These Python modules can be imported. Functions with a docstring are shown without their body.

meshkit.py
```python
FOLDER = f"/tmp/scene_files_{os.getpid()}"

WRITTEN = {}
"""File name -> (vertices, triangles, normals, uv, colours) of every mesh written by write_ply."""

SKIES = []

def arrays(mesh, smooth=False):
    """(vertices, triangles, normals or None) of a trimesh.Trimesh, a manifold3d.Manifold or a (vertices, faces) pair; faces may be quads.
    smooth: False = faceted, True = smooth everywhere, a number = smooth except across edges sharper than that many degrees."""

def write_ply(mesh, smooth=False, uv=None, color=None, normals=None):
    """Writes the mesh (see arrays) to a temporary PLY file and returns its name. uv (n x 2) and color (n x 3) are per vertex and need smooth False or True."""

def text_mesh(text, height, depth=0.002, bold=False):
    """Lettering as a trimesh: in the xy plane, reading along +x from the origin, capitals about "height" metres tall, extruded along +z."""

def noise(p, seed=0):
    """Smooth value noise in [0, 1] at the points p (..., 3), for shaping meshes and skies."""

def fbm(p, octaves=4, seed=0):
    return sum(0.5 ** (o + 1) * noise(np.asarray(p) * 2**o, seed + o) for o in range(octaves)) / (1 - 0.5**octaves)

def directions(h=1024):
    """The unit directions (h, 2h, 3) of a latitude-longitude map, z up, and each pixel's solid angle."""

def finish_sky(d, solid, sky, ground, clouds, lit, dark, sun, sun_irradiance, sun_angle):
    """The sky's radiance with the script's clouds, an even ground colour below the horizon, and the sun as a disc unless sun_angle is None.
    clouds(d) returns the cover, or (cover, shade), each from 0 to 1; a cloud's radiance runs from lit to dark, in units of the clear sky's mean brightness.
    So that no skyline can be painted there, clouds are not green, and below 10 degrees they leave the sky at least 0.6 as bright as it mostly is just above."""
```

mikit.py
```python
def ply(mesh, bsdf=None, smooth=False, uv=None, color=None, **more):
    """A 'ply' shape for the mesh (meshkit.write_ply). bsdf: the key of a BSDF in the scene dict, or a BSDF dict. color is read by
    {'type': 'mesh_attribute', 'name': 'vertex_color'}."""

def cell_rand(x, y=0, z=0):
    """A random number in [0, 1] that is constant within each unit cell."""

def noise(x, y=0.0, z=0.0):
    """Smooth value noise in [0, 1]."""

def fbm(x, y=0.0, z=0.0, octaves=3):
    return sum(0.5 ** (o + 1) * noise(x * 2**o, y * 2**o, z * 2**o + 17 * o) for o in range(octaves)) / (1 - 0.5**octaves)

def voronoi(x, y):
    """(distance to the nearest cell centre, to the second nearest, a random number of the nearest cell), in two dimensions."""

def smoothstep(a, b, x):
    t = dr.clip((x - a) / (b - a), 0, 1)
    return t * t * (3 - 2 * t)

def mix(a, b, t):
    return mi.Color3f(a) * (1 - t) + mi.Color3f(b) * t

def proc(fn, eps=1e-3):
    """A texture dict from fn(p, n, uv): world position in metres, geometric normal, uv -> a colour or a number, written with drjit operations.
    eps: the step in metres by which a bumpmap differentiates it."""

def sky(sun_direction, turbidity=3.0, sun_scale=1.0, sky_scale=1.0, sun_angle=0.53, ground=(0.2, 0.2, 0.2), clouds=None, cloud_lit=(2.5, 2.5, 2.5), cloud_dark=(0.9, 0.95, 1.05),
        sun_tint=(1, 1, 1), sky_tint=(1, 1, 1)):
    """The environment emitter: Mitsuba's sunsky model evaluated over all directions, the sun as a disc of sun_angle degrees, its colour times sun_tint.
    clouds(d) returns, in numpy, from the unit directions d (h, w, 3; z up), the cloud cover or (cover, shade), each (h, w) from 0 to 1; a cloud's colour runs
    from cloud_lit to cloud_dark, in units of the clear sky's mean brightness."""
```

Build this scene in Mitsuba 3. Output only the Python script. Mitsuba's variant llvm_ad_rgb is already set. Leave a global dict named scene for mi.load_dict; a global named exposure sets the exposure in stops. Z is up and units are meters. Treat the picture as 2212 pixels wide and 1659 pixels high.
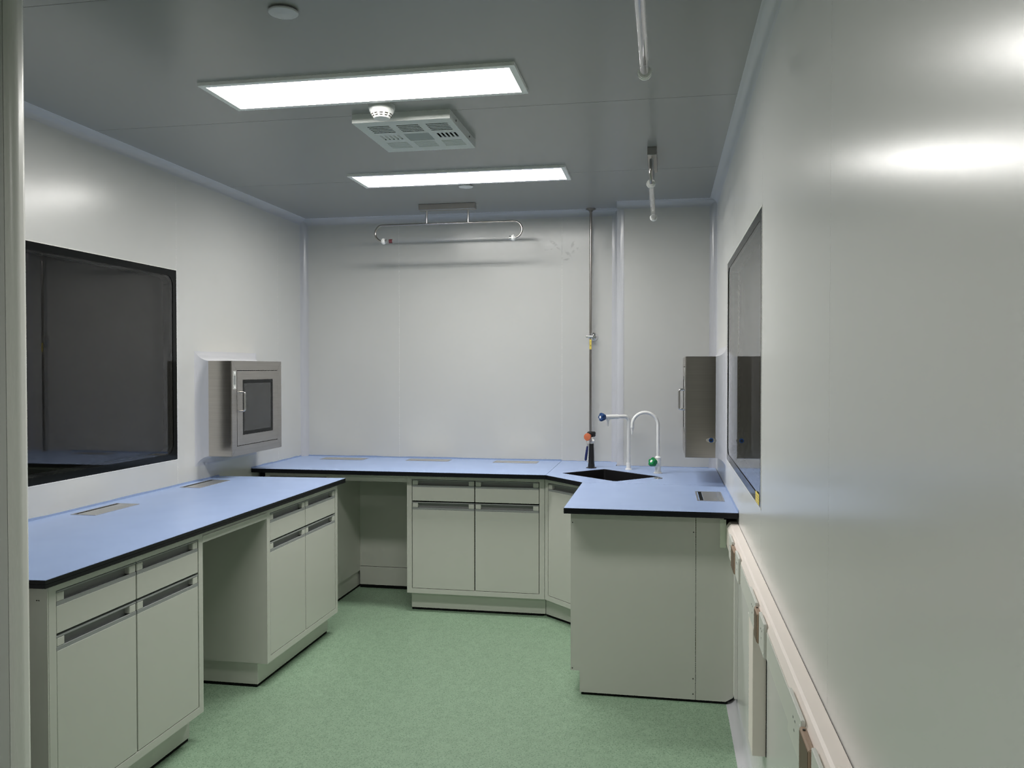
import math, random
import numpy as np, trimesh, mitsuba as mi, mikit, meshkit
import drjit as dr
import manifold3d as m3
from shapely.geometry import Polygon, box as sbox, Point
from shapely.ops import unary_union
T = mi.ScalarTransform4f
random.seed(7); rng = np.random.default_rng(7)
scene, labels = {}, {}

# ---------------------------------------------------------------- camera, lights, exposure
YAW, PIT, F, EYE = math.radians(10.376), math.radians(1.025), 1807.0, 1.457
_f = [-math.sin(YAW)*math.cos(PIT), math.cos(YAW)*math.cos(PIT), -math.sin(PIT)]
scene['camera'] = {'type': 'perspective', 'fov_axis': 'x', 'fov': math.degrees(2*math.atan(1106/F)), 'near_clip': 0.02, 'far_clip': 100.0,
                   'to_world': T().look_at(origin=[0, 0, EYE], target=[_f[0], _f[1], EYE+_f[2]], up=[0, 0, 1])}
exposure = 0.7
LAMP = [19.8, 19.3, 18.5]            # radiance of the LED ceiling panels
# (x0, x1, y0, y1) of each panel; the third hangs in the ceiling just behind the top edge of the picture
LIGHTS = [(-1.675, -0.505, 2.80, 3.10), (-1.675, -0.505, 4.25, 4.55), (-1.675, -0.505, -.45, -.15)]

# ---------------------------------------------------------------- dimensions
XL, XR, YB, YC, ZC, YF, YN = -2.49, 0.308, 5.49, 5.27, 2.496, 1.95, -1.8
ZT, ZB = 0.85, 0.825                 # worktop top and underside

# ---------------------------------------------------------------- materials
def lin(r, g, b): return [((c/255+0.055)/1.055)**2.4 if c/255 > 0.04045 else c/255/12.92 for c in (r, g, b)]
def mat(name, col, rough=0.5, metal=0.0, spec=0.5, **kw):
    c = col if isinstance(col, dict) else {'type': 'rgb', 'value': list(col)}
    scene[name] = {'type': 'twosided', 'bsdf': {'type': 'principled', 'base_color': c, 'roughness': rough, 'metallic': metal, 'specular': spec, **kw}}
    return name
def wall_fn(p, n, uv):
    t = mikit.fbm(p.x*1.3, p.y*1.3, p.z*1.3, 3)
    return mikit.mix([.50, .505, .49], [.54, .545, .53], t)
def back_fn(p, n, uv):
    base = mikit.mix([.50, .505, .49], [.54, .545, .53], mikit.fbm(p.x*1.3, p.y*1.3, p.z*1.3, 3))
    # hand smudges on both sides of the panel joint, high on the back wall
    s = mi.Float(0)
    for (cx, cz, a, l, w) in ((-.725, 2.285, -.7, .045, .012), (-.70, 2.262, -.9, .03, .010), (-.60, 2.275, 1.1, .04, .012), (-.585, 2.235, .7, .035, .012), (-.63, 2.215, -.8, .035, .012), (-.645, 2.175, .3, .03, .009), (-.76, 2.245, .1, .03, .006)):
        u = (p.x-cx)*math.cos(a)+(p.z-cz)*math.sin(a); v = -(p.x-cx)*math.sin(a)+(p.z-cz)*math.cos(a)
        s = dr.maximum(s, 1-mikit.smoothstep(.3, 1.2, dr.sqrt((u/l)**2+(v/w)**2)))
    s = dr.maximum(s, .8*(1-mikit.smoothstep(.002, .006, dr.abs(p.x+.671)))*mikit.smoothstep(2.10, 2.2, p.z)*(1-mikit.smoothstep(2.31, 2.34, p.z)))
    s *= mikit.smoothstep(.25, .6, mikit.fbm(p.x*60, p.z*60, 0, 2))
    return mikit.mix(base, [.26, .27, .26], s*.55)
def floor_fn(p, n, uv):
    a = mikit.voronoi(p.x*125, p.y*125); b = mikit.voronoi(p.x*90+31, p.y*90+7)
    base = mikit.mix([.185, .275, .19], [.23, .335, .235], mikit.fbm(p.x*40, p.y*40, 0, 3))
    dark = (1-mikit.smoothstep(.18, .36, a[0]))*mikit.smoothstep(.55, .62, a[2])
    light = (1-mikit.smoothstep(.2, .42, b[0]))*mikit.smoothstep(.5, .6, b[2])
    c = mikit.mix(base, [.075, .145, .09], dark*.7)
    return mikit.mix(c, [.30, .44, .31], light*.4)
def steel_fn(p, n, uv):
    return mikit.mix([.44, .415, .385], [.50, .475, .44], mikit.fbm(p.x*6, p.y*6, p.z*220, 2))
def top_fn(p, n, uv):
    return mikit.mix([.26, .345, .545], [.28, .37, .57], mikit.fbm(p.x*9, p.y*9, 0, 3))
mat('m_wall', mikit.proc(wall_fn), .23)
mat('m_wall_back', mikit.proc(back_fn), .22)
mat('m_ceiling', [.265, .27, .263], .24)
mat('m_joint', [.70, .70, .68], .4)
mat('m_joint_dark', [.12, .12, .12], .6)
mat('m_trim', [.49, .498, .525], .21)
mat('m_trim_white', [.66, .66, .63], .28)
mat('m_floor', mikit.proc(floor_fn), .42, spec=.4)
mat('m_blue', mikit.proc(top_fn), .38)
mat('m_film', [.25, .33, .50], .35)
mat('m_black', [.004, .005, .007], .32, spec=.25)
mat('m_cab', [.52, .53, .485], .34)
mat('m_cab_light', [.68, .69, .655], .4)
mat('m_lip', [.27, .285, .285], .42)
mat('m_recess', [.20, .21, .205], .5)
mat('m_dark', [.006, .007, .007], .6, spec=.1)
mat('m_border', [.006, .007, .007], .12, spec=.15)
mat('m_black_plastic', [.010, .010, .011], .35)
mat('m_steel', mikit.proc(steel_fn), .20, 1.0)
mat('m_steel_face', mikit.proc(steel_fn), .42, 1.0)
mat('m_frame', [.46, .44, .41], .16, 1.0)
mat('m_chrome', [.72, .71, .69], .14, 1.0)
mat('m_pipe', [.40, .375, .35], .22, 1.0)
mat('m_socket', [.56, .56, .54], .34, .85)
mat('m_white', [.78, .79, .78], .35)
mat('m_cream', [.79, .725, .675], .36)
mat('m_plate', [.57, .58, .54], .4)
mat('m_brown', [.30, .21, .15], .5)
mat('m_brown_dark', [.12, .085, .06], .5)
mat('m_tape', [.70, .76, .64], .5)
mat('m_orange', [.52, .14, .06], .45)
mat('m_lever', [.015, .022, .10], .4)
mat('m_knob_blue', [.008, .045, .16], .28)
mat('m_knob_green', [.005, .20, .055], .25)
mat('m_yellow', [.75, .60, .09], .5)
mat('m_ink', [.02, .02, .015], .6)
mat('m_vent', [.60, .63, .61], .45)
mat('m_filter', [.36, .39, .38], .8)
mat('m_lampframe', [.82, .83, .82], .4)
mat('m_red', [.12, .03, .035], .4)
mat('m_sticker', [.42, .43, .40], .4)
mat('m_room', [.10, .10, .10], .6)
scene['m_glass'] = {'type': 'thindielectric', 'int_ior': 1.38}
scene['m_glass_inner'] = {'type': 'thindielectric', 'int_ior': 1.10}
scene['m_tube_glass'] = {'type': 'thindielectric', 'int_ior': 1.5}

# ---------------------------------------------------------------- mesh helpers
def join(*ms):
    out = []
    for m in ms:
        if isinstance(m, (list, tuple)): out += list(m)
        else: out.append(m)
    return trimesh.util.concatenate(out)
def from_man(m):
    a = m.to_mesh(); return trimesh.Trimesh(a.vert_properties[:, :3], a.tri_verts, process=False)
def to_man(t):
    t = t.copy(); t.merge_vertices()
    return m3.Manifold(m3.Mesh(np.asarray(t.vertices, np.float32), np.asarray(t.faces, np.uint32)))
def bx(x0, x1, y0, y1, z0, z1, c=0.0):
    """A box, its edges chamfered by c."""
    x0, x1 = min(x0, x1), max(x0, x1); y0, y1 = min(y0, y1), max(y0, y1); z0, z1 = min(z0, z1), max(z0, z1)
    if c <= 0:
        b = trimesh.creation.box([x1-x0, y1-y0, z1-z0]); b.apply_translation([(x0+x1)/2, (y0+y1)/2, (z0+z1)/2]); return b
    pts = []
    for sx in (0, 1):
        for sy in (0, 1):
            for sz in (0, 1):
                p = np.array([(x0, x1)[sx], (y0, y1)[sy], (z0, z1)[sz]]); d = np.array([1-2*sx, 1-2*sy, 1-2*sz])*c
                for k in range(3):
                    q = p+d; q[k] = p[k]; pts.append(q)
    return from_man(m3.Manifold.hull_points(np.array(pts)))
def tube(path, r, n=16, caps=True):
    p = np.asarray(path, float); r = np.broadcast_to(r, (len(p),))
    t = np.gradient(p, axis=0); t /= np.linalg.norm(t, axis=1, keepdims=True)
    a = np.cross(t[0], [0, 0, 1.0] if abs(t[0, 2]) < .9 else [1.0, 0, 0]); a /= np.linalg.norm(a)
    rings, ang = [], np.arange(n)*2*np.pi/n
    for i in range(len(p)):
        a = a-t[i]*(a@t[i]); a /= np.linalg.norm(a); b = np.cross(t[i], a)
        rings.append(p[i]+r[i]*(np.cos(ang)[:, None]*a+np.sin(ang)[:, None]*b))
    v = np.vstack(rings); f = []
    for i in range(len(p)-1):
        for j in range(n):
            A, B, C, D = i*n+j, i*n+(j+1) % n, (i+1)*n+(j+1) % n, (i+1)*n+j
            f += [[A, B, C], [A, C, D]]
    if caps:
        v = np.vstack([v, p[0], p[-1]]); k = len(p)*n; e = (len(p)-1)*n
        for j in range(n): f += [[k, (j+1) % n, j], [k+1, e+j, e+(j+1) % n]]
    return trimesh.Trimesh(v, f, process=False)
def lathe(prof, c=(0, 0, 0), axis=(0, 0, 1), n=32):
    """Profile [(radius, height), ...] turned about axis through c; closed where the radius is 0."""
    ang = np.arange(n)*2*np.pi/n; v, f = [], []
    for r, z in prof: v += [[r*math.cos(a), r*math.sin(a), z] for a in ang]
    for i in range(len(prof)-1):
        for j in range(n):
            A, B, C, D = i*n+j, i*n+(j+1) % n, (i+1)*n+(j+1) % n, (i+1)*n+j
            f += [[A, B, C], [A, C, D]]
    m = trimesh.Trimesh(v, f, process=False)
    m.apply_transform(trimesh.geometry.align_vectors([0, 0, 1], np.array(axis, float)/np.linalg.norm(axis)))
    m.apply_translation(c); return m
def extr(poly, z0, z1):
    polys = getattr(poly, 'geoms', [poly]); out = []
    for g in polys:
        m = trimesh.creation.extrude_polygon(g, z1-z0, engine='earcut'); m.apply_translation([0, 0, z0]); out.append(m)
    return join(out)
def frame_of(o, u, v, w):
    M = np.eye(4); M[:3, 0], M[:3, 1], M[:3, 2], M[:3, 3] = u, v, w, o; return M
def put(m, M):
    m = m.copy(); m.apply_transform(M); return m
def arc(c, r, a0, a1, u, v, n=12):
    c, u, v = map(lambda x: np.asarray(x, float), (c, u, v))
    return [c+r*(math.cos(a)*u+math.sin(a)*v) for a in np.linspace(a0, a1, n)]

# ---------------------------------------------------------------- naming
used = set()
def num(name):
    k, i = name, 0
    while k in used: i += 1; k = f'{name}_{i:03d}'
    used.add(k); return k
def obj(name, mesh, m, parent=None, smooth=False, label=None, **more):
    key = num((parent+'__' if parent else '')+name)
    scene[key] = mikit.ply(mesh, m, smooth, **more)
    if label: labels.setdefault(key, {})['label'] = label
    return key
def thing(name, label, cat, group=None):
    key = num(name); labels[key] = {'label': label, 'category': cat}
    if group: labels[key]['group'] = group
    return key
def tag(key, label, cat, group=None):
    labels[key] = {'label': label, 'category': cat}
    if group: labels[key]['group'] = group
def struct(name, label=None):
    key = num(name); labels[key] = {'kind': 'structure'}
    if label: labels[key]['label'] = label
    return key
def stobj(name, mesh, m, label=None, smooth=False):
    key = obj(name, mesh, m, None, smooth); labels[key] = {'kind': 'structure'}
    if label: labels[key]['label'] = label
    return key

# ================================================================ the room
G = 0.0008        # half a panel joint
TW = 0.06         # thickness of the sandwich-panel walls
stobj('floor', bx(XL-2.6, XR+2.6, YN-.1, YB+.1, -.08, 0), 'm_floor', 'green speckled vinyl floor')

def wall_panels(parent, cuts, z0, z1, place, m, hole=None):
    """Panels between the cuts, each an entry with a thin recessed joint; place(u, v, w) maps along/out/up. hole = (u0, u1, z0, z1)."""
    for a, b in zip(cuts[:-1], cuts[1:]):
        g = sbox(a+G, z0, b-G, z1)
        if hole: g = g.difference(sbox(hole[0], hole[2], hole[1], hole[3]))
        if g.is_empty: continue
        obj('panel', put(extr(g, 0, TW), place), m, parent)
    g = sbox(cuts[0], z0, cuts[-1], z1)
    if hole: g = g.difference(sbox(hole[0], hole[2], hole[1], hole[3]))
    obj('joint_backing', put(extr(g, .0002, TW-.003), place), 'm_joint', parent)
# local (u, w, v): u along the wall, w = up, v = into the wall (away from the room)
LW = (2.435, 3.952, .989, 1.966)     # left window  (y0, y1, z0, z1)
RW = (2.820, 4.336, 1.002, 1.985)    # right window
wl = struct('wall_left', 'light grey panelled wall on the left')
wall_panels(wl, [YF, 2.805, 3.955, 5.105, YB], 0, ZC, frame_of([XL, 0, 0], [0, 1, 0], [0, 0, 1], [-1, 0, 0]), 'm_wall', LW)
wr = struct('wall_right', 'light grey glossy panelled wall on the right')
wall_panels(wr, [YN, -.62, .53, 1.677, 2.812, 3.95, 5.10, YC], 0, ZC, frame_of([XR, 0, 0], [0, 1, 0], [0, 0, 1], [1, 0, 0]), 'm_wall', RW)
wb = struct('wall_back', 'light grey panelled wall at the far end')
wall_panels(wb, [XL, -1.789, -.671, -.246], 0, ZC, frame_of([0, YB, 0], [1, 0, 0], [0, 0, 1], [0, 1, 0]), 'm_wall_back')
# the boxed-in column in the far right corner, its near left edge a round profile
cr = .045
g = Polygon([(-.300+cr, YC)] + [(-.300+cr-cr*math.sin(a), YC+cr-cr*math.cos(a)) for a in np.linspace(0, math.pi/2, 10)] + [(-.300, YB), (-.296, YB), (-.296, YC+cr)] +
            [(-.300+cr-(cr-.004)*math.sin(a), YC+cr-(cr-.004)*math.cos(a)) for a in np.linspace(math.pi/2, 0, 10)] + [(-.300+cr, YC+.004)])
wc = struct('wall_column', 'boxed-in column in the far right corner')
obj('panel', bx(-.300+cr+G, XR, YC, YC+TW, 0, ZC), 'm_wall', wc)
obj('corner_profile', extr(g, 0, ZC), 'm_trim', wc, smooth=40, label='rounded bluish white corner profile')
# stub wall of the opening that the camera looks through (left edge of the picture)
wf = struct('wall_front', 'grey wall stub beside the opening')
r0, xe, wt = .020, -1.697, .050
gp = Polygon([(-1.727, YF)] + [(xe-r0+r0*math.sin(a), YF+r0-r0*math.cos(a)) for a in np.linspace(0, math.pi/2, 10)] + [(xe-r0+r0*math.cos(a), YF+wt-r0+r0*math.sin(a)) for a in np.linspace(0, math.pi/2, 10)] + [(-1.727, YF+wt)])
obj('end_profile', extr(gp, 0, ZC), 'm_trim_white', wf, smooth=40, label='off-white rounded end profile')
obj('panel', bx(XL-TW, -1.7295, YF+.001, YF+wt-.001, 0, ZC), 'm_wall', wf)
obj('joint_backing', bx(-1.731, -1.725, YF+.004, YF+wt-.004, 0, ZC), 'm_joint_dark', wf)
# the anteroom behind the camera
stobj('wall_anteroom', bx(XL-TW, XR+TW, YN-TW, YN, 0, ZC), 'm_room')
stobj('wall_anteroom_left', bx(XL-TW, XL, YN, YF, 0, ZC), 'm_wall')
ce = struct('ceiling', 'grey panelled ceiling')
cuts = [YN-.02, -1.32, -.17, .98, 2.13, 3.28, 4.43, YB+.02]
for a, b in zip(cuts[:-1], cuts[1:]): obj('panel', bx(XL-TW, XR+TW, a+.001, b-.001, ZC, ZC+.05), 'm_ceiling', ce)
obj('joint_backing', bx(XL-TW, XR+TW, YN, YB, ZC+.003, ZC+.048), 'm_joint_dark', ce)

# concave cove profiles between ceiling, walls and floor
def cove(p0, p1, na, nb, r, m, name, label=None):
    """Quarter-round concave strip along p0-p1 in the corner of two faces with inward normals na, nb."""
    p0, p1, na, nb = (np.asarray(x, float) for x in (p0, p1, na, nb)); d = p1-p0
    pts = [r*na*(1-math.cos(a)) + r*nb*(1-math.sin(a)) for a in np.linspace(0, math.pi/2, 10)]   # concave arc
    pts = [pts[0]+nb*.004*0] + pts
    prof = pts[1:] + [np.zeros(3)]
    # thin lips where the profile lies on the faces
    n = len(prof); v = [p0+q for q in prof]+[p1+q for q in prof]; f = []
    for i in range(n):
        j = (i+1) % n; f += [[i, j, n+j], [i, n+j, n+i]]
    for i in range(1, n-1): f += [[0, i+1, i], [n, n+i, n+i+1]]
    t = trimesh.Trimesh(v, f, process=False); t.fix_normals()
    key = obj(name, t, m, None, 35); labels[key] = {'kind': 'structure'}
    if label: labels[key]['label'] = label
R = .043
cove([XL, YF+wt, ZC], [XL, YB, ZC], [1, 0, 0], [0, 0, -1], R, 'm_trim', 'trim_1', 'cove strip between left wall and ceiling')
cove([XL, YB, ZC], [-.300, YB, ZC], [0, -1, 0], [0, 0, -1], R, 'm_trim', 'trim_2', 'cove strip between back wall and ceiling')
cove([-.300, YC, ZC], [XR, YC, ZC], [0, -1, 0], [0, 0, -1], R, 'm_trim', 'trim_3', 'cove strip between column and ceiling')
cove([XR, YN, ZC], [XR, YC, ZC], [-1, 0, 0], [0, 0, -1], R, 'm_trim', 'trim_4', 'cove strip between right wall and ceiling')
cove([XL, YB, 0], [XL, YB, ZC], [1, 0, 0], [0, -1, 0], R, 'm_trim', 'trim_5', 'upright cove strip in the far left corner')
cove([-.300, YB, 0], [-.300, YB, ZC], [-1, 0, 0], [0, -1, 0], R, 'm_trim', 'trim_6', 'upright cove strip beside the column')
cove([XR, YC, 0], [XR, YC, ZC], [-1, 0, 0], [0, -1, 0], R, 'm_trim', 'trim_7', 'upright cove strip in the far right corner')
cove([XR, YN, 0], [XR, YC, 0], [-1, 0, 0], [0, 0, 1], R, 'm_trim', 'baseboard_right', 'grey cove skirting along the right wall')
cove([XL, YF+wt, 0], [XL, YB, 0], [1, 0, 0], [0, 0, 1], R, 'm_trim', 'baseboard_left')
cove([XL, YB, 0], [-.300, YB, 0], [0, -1, 0], [0, 0, 1], R, 'm_trim', 'baseboard_back')

# flush double windows with black-bordered glass
def rrect(a, b, c, d, r): return sbox(a+r, c+r, b-r, d-r).buffer(r, 8)
def window(name, M, w, label):
    y0, y1, z0, z1 = w; win = struct(name, label)
    hole = sbox(y0, z0, y1, z1); inner = rrect(y0+.032, y1-.032, z0+.032, z1-.032, .05)
    obj('pane', put(quad(y0, y1, z0, z1, .002), M), 'm_glass', win)
    obj('black_border', put(extr(hole.difference(inner), -.0006, .0012), M), 'm_border', win)
    obj('spacer', put(extr(hole.difference(rrect(y0+.040, y1-.040, z0+.040, z1-.040, .045)), .010, .050), M), 'm_dark', win)
    obj('back_border', put(extr(hole.difference(inner), .054, .056), M), 'm_dark', win)
    obj('back_pane', put(quad(y0, y1, z0, z1, .0575), M), 'm_glass_inner', win)
    obj('edge_bead', put(extr(sbox(y0-.004, z0-.004, y1+.004, z1+.004).difference(hole), -.0015, .0005), M), 'm_trim_white', win)
    return win
def quad(a, b, c, d, w): return trimesh.Trimesh([[a, c, w], [b, c, w], [b, d, w], [a, d, w]], [[0, 1, 2], [0, 2, 3]], process=False)
ML = frame_of([XL, 0, 0], [0, 1, 0], [0, 0, 1], [-1, 0, 0]); MR = frame_of([XR, 0, 0], [0, 1, 0], [0, 0, 1], [1, 0, 0])
# the two frames are left-handed for ML; meshes are two-sided, so only the winding differs
window('window_1', ML, LW, 'dark window with black border in the left wall')
window('window_2', MR, RW, 'dark window in the right wall')
# unlit rooms behind the windows
for s, x0, x1 in ((0, XL-2.5, XL-TW), (1, XR+TW, XR+2.5)):
    n = ('left', 'right')[s]; xo = x0 if s == 0 else x1
    stobj(f'wall_dark_room_{n}', bx(xo-.02, xo+.02, 1.2, YB+.06, 0, ZC), 'm_room')
    stobj(f'wall_dark_room_{n}_far', bx(x0, x1, YB+.02, YB+.06, 0, ZC), 'm_room')
    stobj(f'wall_dark_room_{n}_near', bx(x0, x1, 1.2, 1.24, 0, ZC), 'm_room')
    stobj(f'ceiling_dark_room_{n}', bx(x0, x1, 1.2, YB+.06, ZC+.001, ZC+.04), 'm_room')

# ================================================================ ceiling fittings
def light(x0, x1, y0, y1, label):
    t = thing('ceiling_light', label, 'ceiling light', None)
    w, z = .022, ZC
    o = sbox(x0, y0, x1, y1); i = sbox(x0+w, y0+w, x1-w, y1-w)
    rim = extr(o.difference(i), z-.012, z)
    obj('frame', rim, 'm_lampframe', t)
    q = trimesh.Trimesh([[x0+w, y0+w, z-.0015], [x0+w, y1-w, z-.0015], [x1-w, y1-w, z-.0015], [x1-w, y0+w, z-.0015]], [[0, 1, 2], [0, 2, 3]], process=False)
    key = obj('diffuser', q, 'm_white', t, label='glowing white diffuser')
    scene[key]['emitter'] = {'type': 'area', 'radiance': {'type': 'rgb', 'value': LAMP}}
light(*LIGHTS[0], 'long white LED panel light nearest the camera, above the smoke detector')
light(*LIGHTS[1], 'long white LED panel light nearer the back wall, beyond the ceiling air purifier')
if len(LIGHTS) > 2: light(*LIGHTS[2], 'long white LED panel light in the anteroom ceiling outside the picture')

t = thing('smoke_detector', 'white round smoke detector with dark slots beside the first ceiling light', 'smoke detector')
sx, sy = -1.104, 3.175
obj('base', lathe([(0, ZC), (.052, ZC), (.052, ZC-.012), (0, ZC-.012)], (sx, sy, 0)), 'm_vent', t, 35)
obj('dome', lathe([(0, ZC-.012), (.050, ZC-.012), (.049, ZC-.020), (.041, ZC-.036), (.031, ZC-.050), (.024, ZC-.052), (0, ZC-.052)], (sx, sy, 0)), 'm_white', t, 30)
for k in range(12):
    a = k*math.pi/6+math.radians(15)
    for zz, rr, ww in ((ZC-.0365, .0410, .0062), (ZC-.0435, .0362, .0054)):
        b = trimesh.creation.box([.002, 2*ww, .0032]); M = trimesh.transformations.rotation_matrix(math.radians(34), [0, 1, 0])
        b.apply_transform(M); b.apply_translation([rr, 0, zz]); b.apply_transform(trimesh.transformations.rotation_matrix(a, [0, 0, 1])); b.apply_translation([sx, sy, 0])
        obj('slot', b, 'm_ink', t)

# air purifier: square panel with louvre fields
t = thing('air_purifier', 'square white ceiling air purifier with louvre slots between the two lights', 'ceiling vent')
vx0, vx1, vy0, vy1, vz = -1.262, -.850, 3.262, 3.725, ZC-.036
holes = []
fx = [(.10, .33), (.405, .635), (.71, .935)]; fy = [(.13, .36), (.405, .60), (.665, .88)]
P_ = lambda a, b: (vx0+a*(vx1-vx0), vy0+b*(vy1-vy0))
slats = []
for j in (0, 2):
    for i in range(3):
        for k in range(5):
            b0 = fy[j][0]+k*(fy[j][1]-fy[j][0])/5
            (xa, ya), (xb, yb) = P_(fx[i][0], b0), P_(fx[i][1], b0+.026)
            holes.append(sbox(xa, ya, xb, yb)); slats.append(('y', xa, xb, ya, yb))
for i in (0, 2):
    for k in range(5):
        a0 = fx[i][0]+.02+k*(fx[i][1]-fx[i][0])/5
        (xa, ya), (xb, yb) = P_(a0, fy[1][0]+.02), P_(a0+.026, fy[1][1]-.03)
        holes.append(sbox(xa, ya, xb, yb)); slats.append(('x', xa, xb, ya, yb))
(xa, ya), (xb, yb) = P_(.385, .40), P_(.655, .635); filt = sbox(xa, ya, xb, yb)
face = sbox(vx0, vy0, vx1, vy1).difference(unary_union(holes+[filt]))
obj('face_plate', extr(face, vz, vz+.0015), 'm_vent', t)
rim = sbox(vx0, vy0, vx1, vy1).difference(sbox(vx0+.002, vy0+.002, vx1-.002, vy1-.002))
obj('housing', extr(rim, vz+.0015, ZC), 'm_vent', t)
obj('interior', bx(vx0+.003, vx1-.003, vy0+.003, vy1-.003, ZC-.006, ZC-.001), 'm_dark', t)
obj('filter_mesh', extr(filt, vz+.001, vz+.006), 'm_filter', t, label='grey filter mesh')
ym, xm = (vy0+vy1)/2, (vx0+vx1)/2
for d, xa, xb, ya, yb in slats:      # every louvre blade slopes into the housing, each field away from its own side
    if d == 'y':
        v = [[xa, yb, vz], [xb, yb, vz], [xb, ya-.006, vz+.017], [xa, ya-.006, vz+.017]] if ya > ym else [[xa, ya, vz], [xb, ya, vz], [xb, yb+.006, vz+.017], [xa, yb+.006, vz+.017]]
    else:
        v = [[xb, ya, vz], [xb, yb, vz], [xa-.006, yb, vz+.017], [xa-.006, ya, vz+.017]] if xa > xm else [[xa, ya, vz], [xa, yb, vz], [xb+.006, yb, vz+.017], [xb+.006, ya, vz+.017]]
    v = np.array(v); v2 = v+[0, 0, .001]
    m = trimesh.Trimesh(np.vstack([v, v2]), [[0, 1, 2], [0, 2, 3], [4, 6, 5], [4, 7, 6], [0, 4, 5], [0, 5, 1], [1, 5, 6], [1, 6, 2], [2, 6, 7], [2, 7, 3], [3, 7, 4], [3, 4, 0]], process=False)
    obj('louvre', m, 'm_vent', t)
for yy in (3.36, 3.60): obj('screw', lathe([(0, .0022), (.004, .0022), (.004, 0), (0, 0)], (vx1, yy, vz+.018), (1, 0, 0), 12), 'm_ink', t)

def cap(x, y, r, label, m):
    t = thing('sprinkler_cover', label, 'sprinkler cover')
    obj('neck', lathe([(0, ZC), (r*.8, ZC), (r*.8, ZC-.006), (0, ZC-.006)], (x, y, 0)), 'm_recess', t, 35)
    obj('cover', lathe([(0, ZC-.006), (r, ZC-.006), (r, ZC-.009), (r*.96, ZC-.011), (0, ZC-.012)], (x, y, 0)), m, t, 35)
cap(-1.09, 2.28, .043, 'round pale blue-grey sprinkler cover at the top edge of the photo', 'm_trim')
cap(-1.112, 4.625, .041, 'small round white sprinkler cover just behind the far ceiling light', 'm_white')

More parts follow.
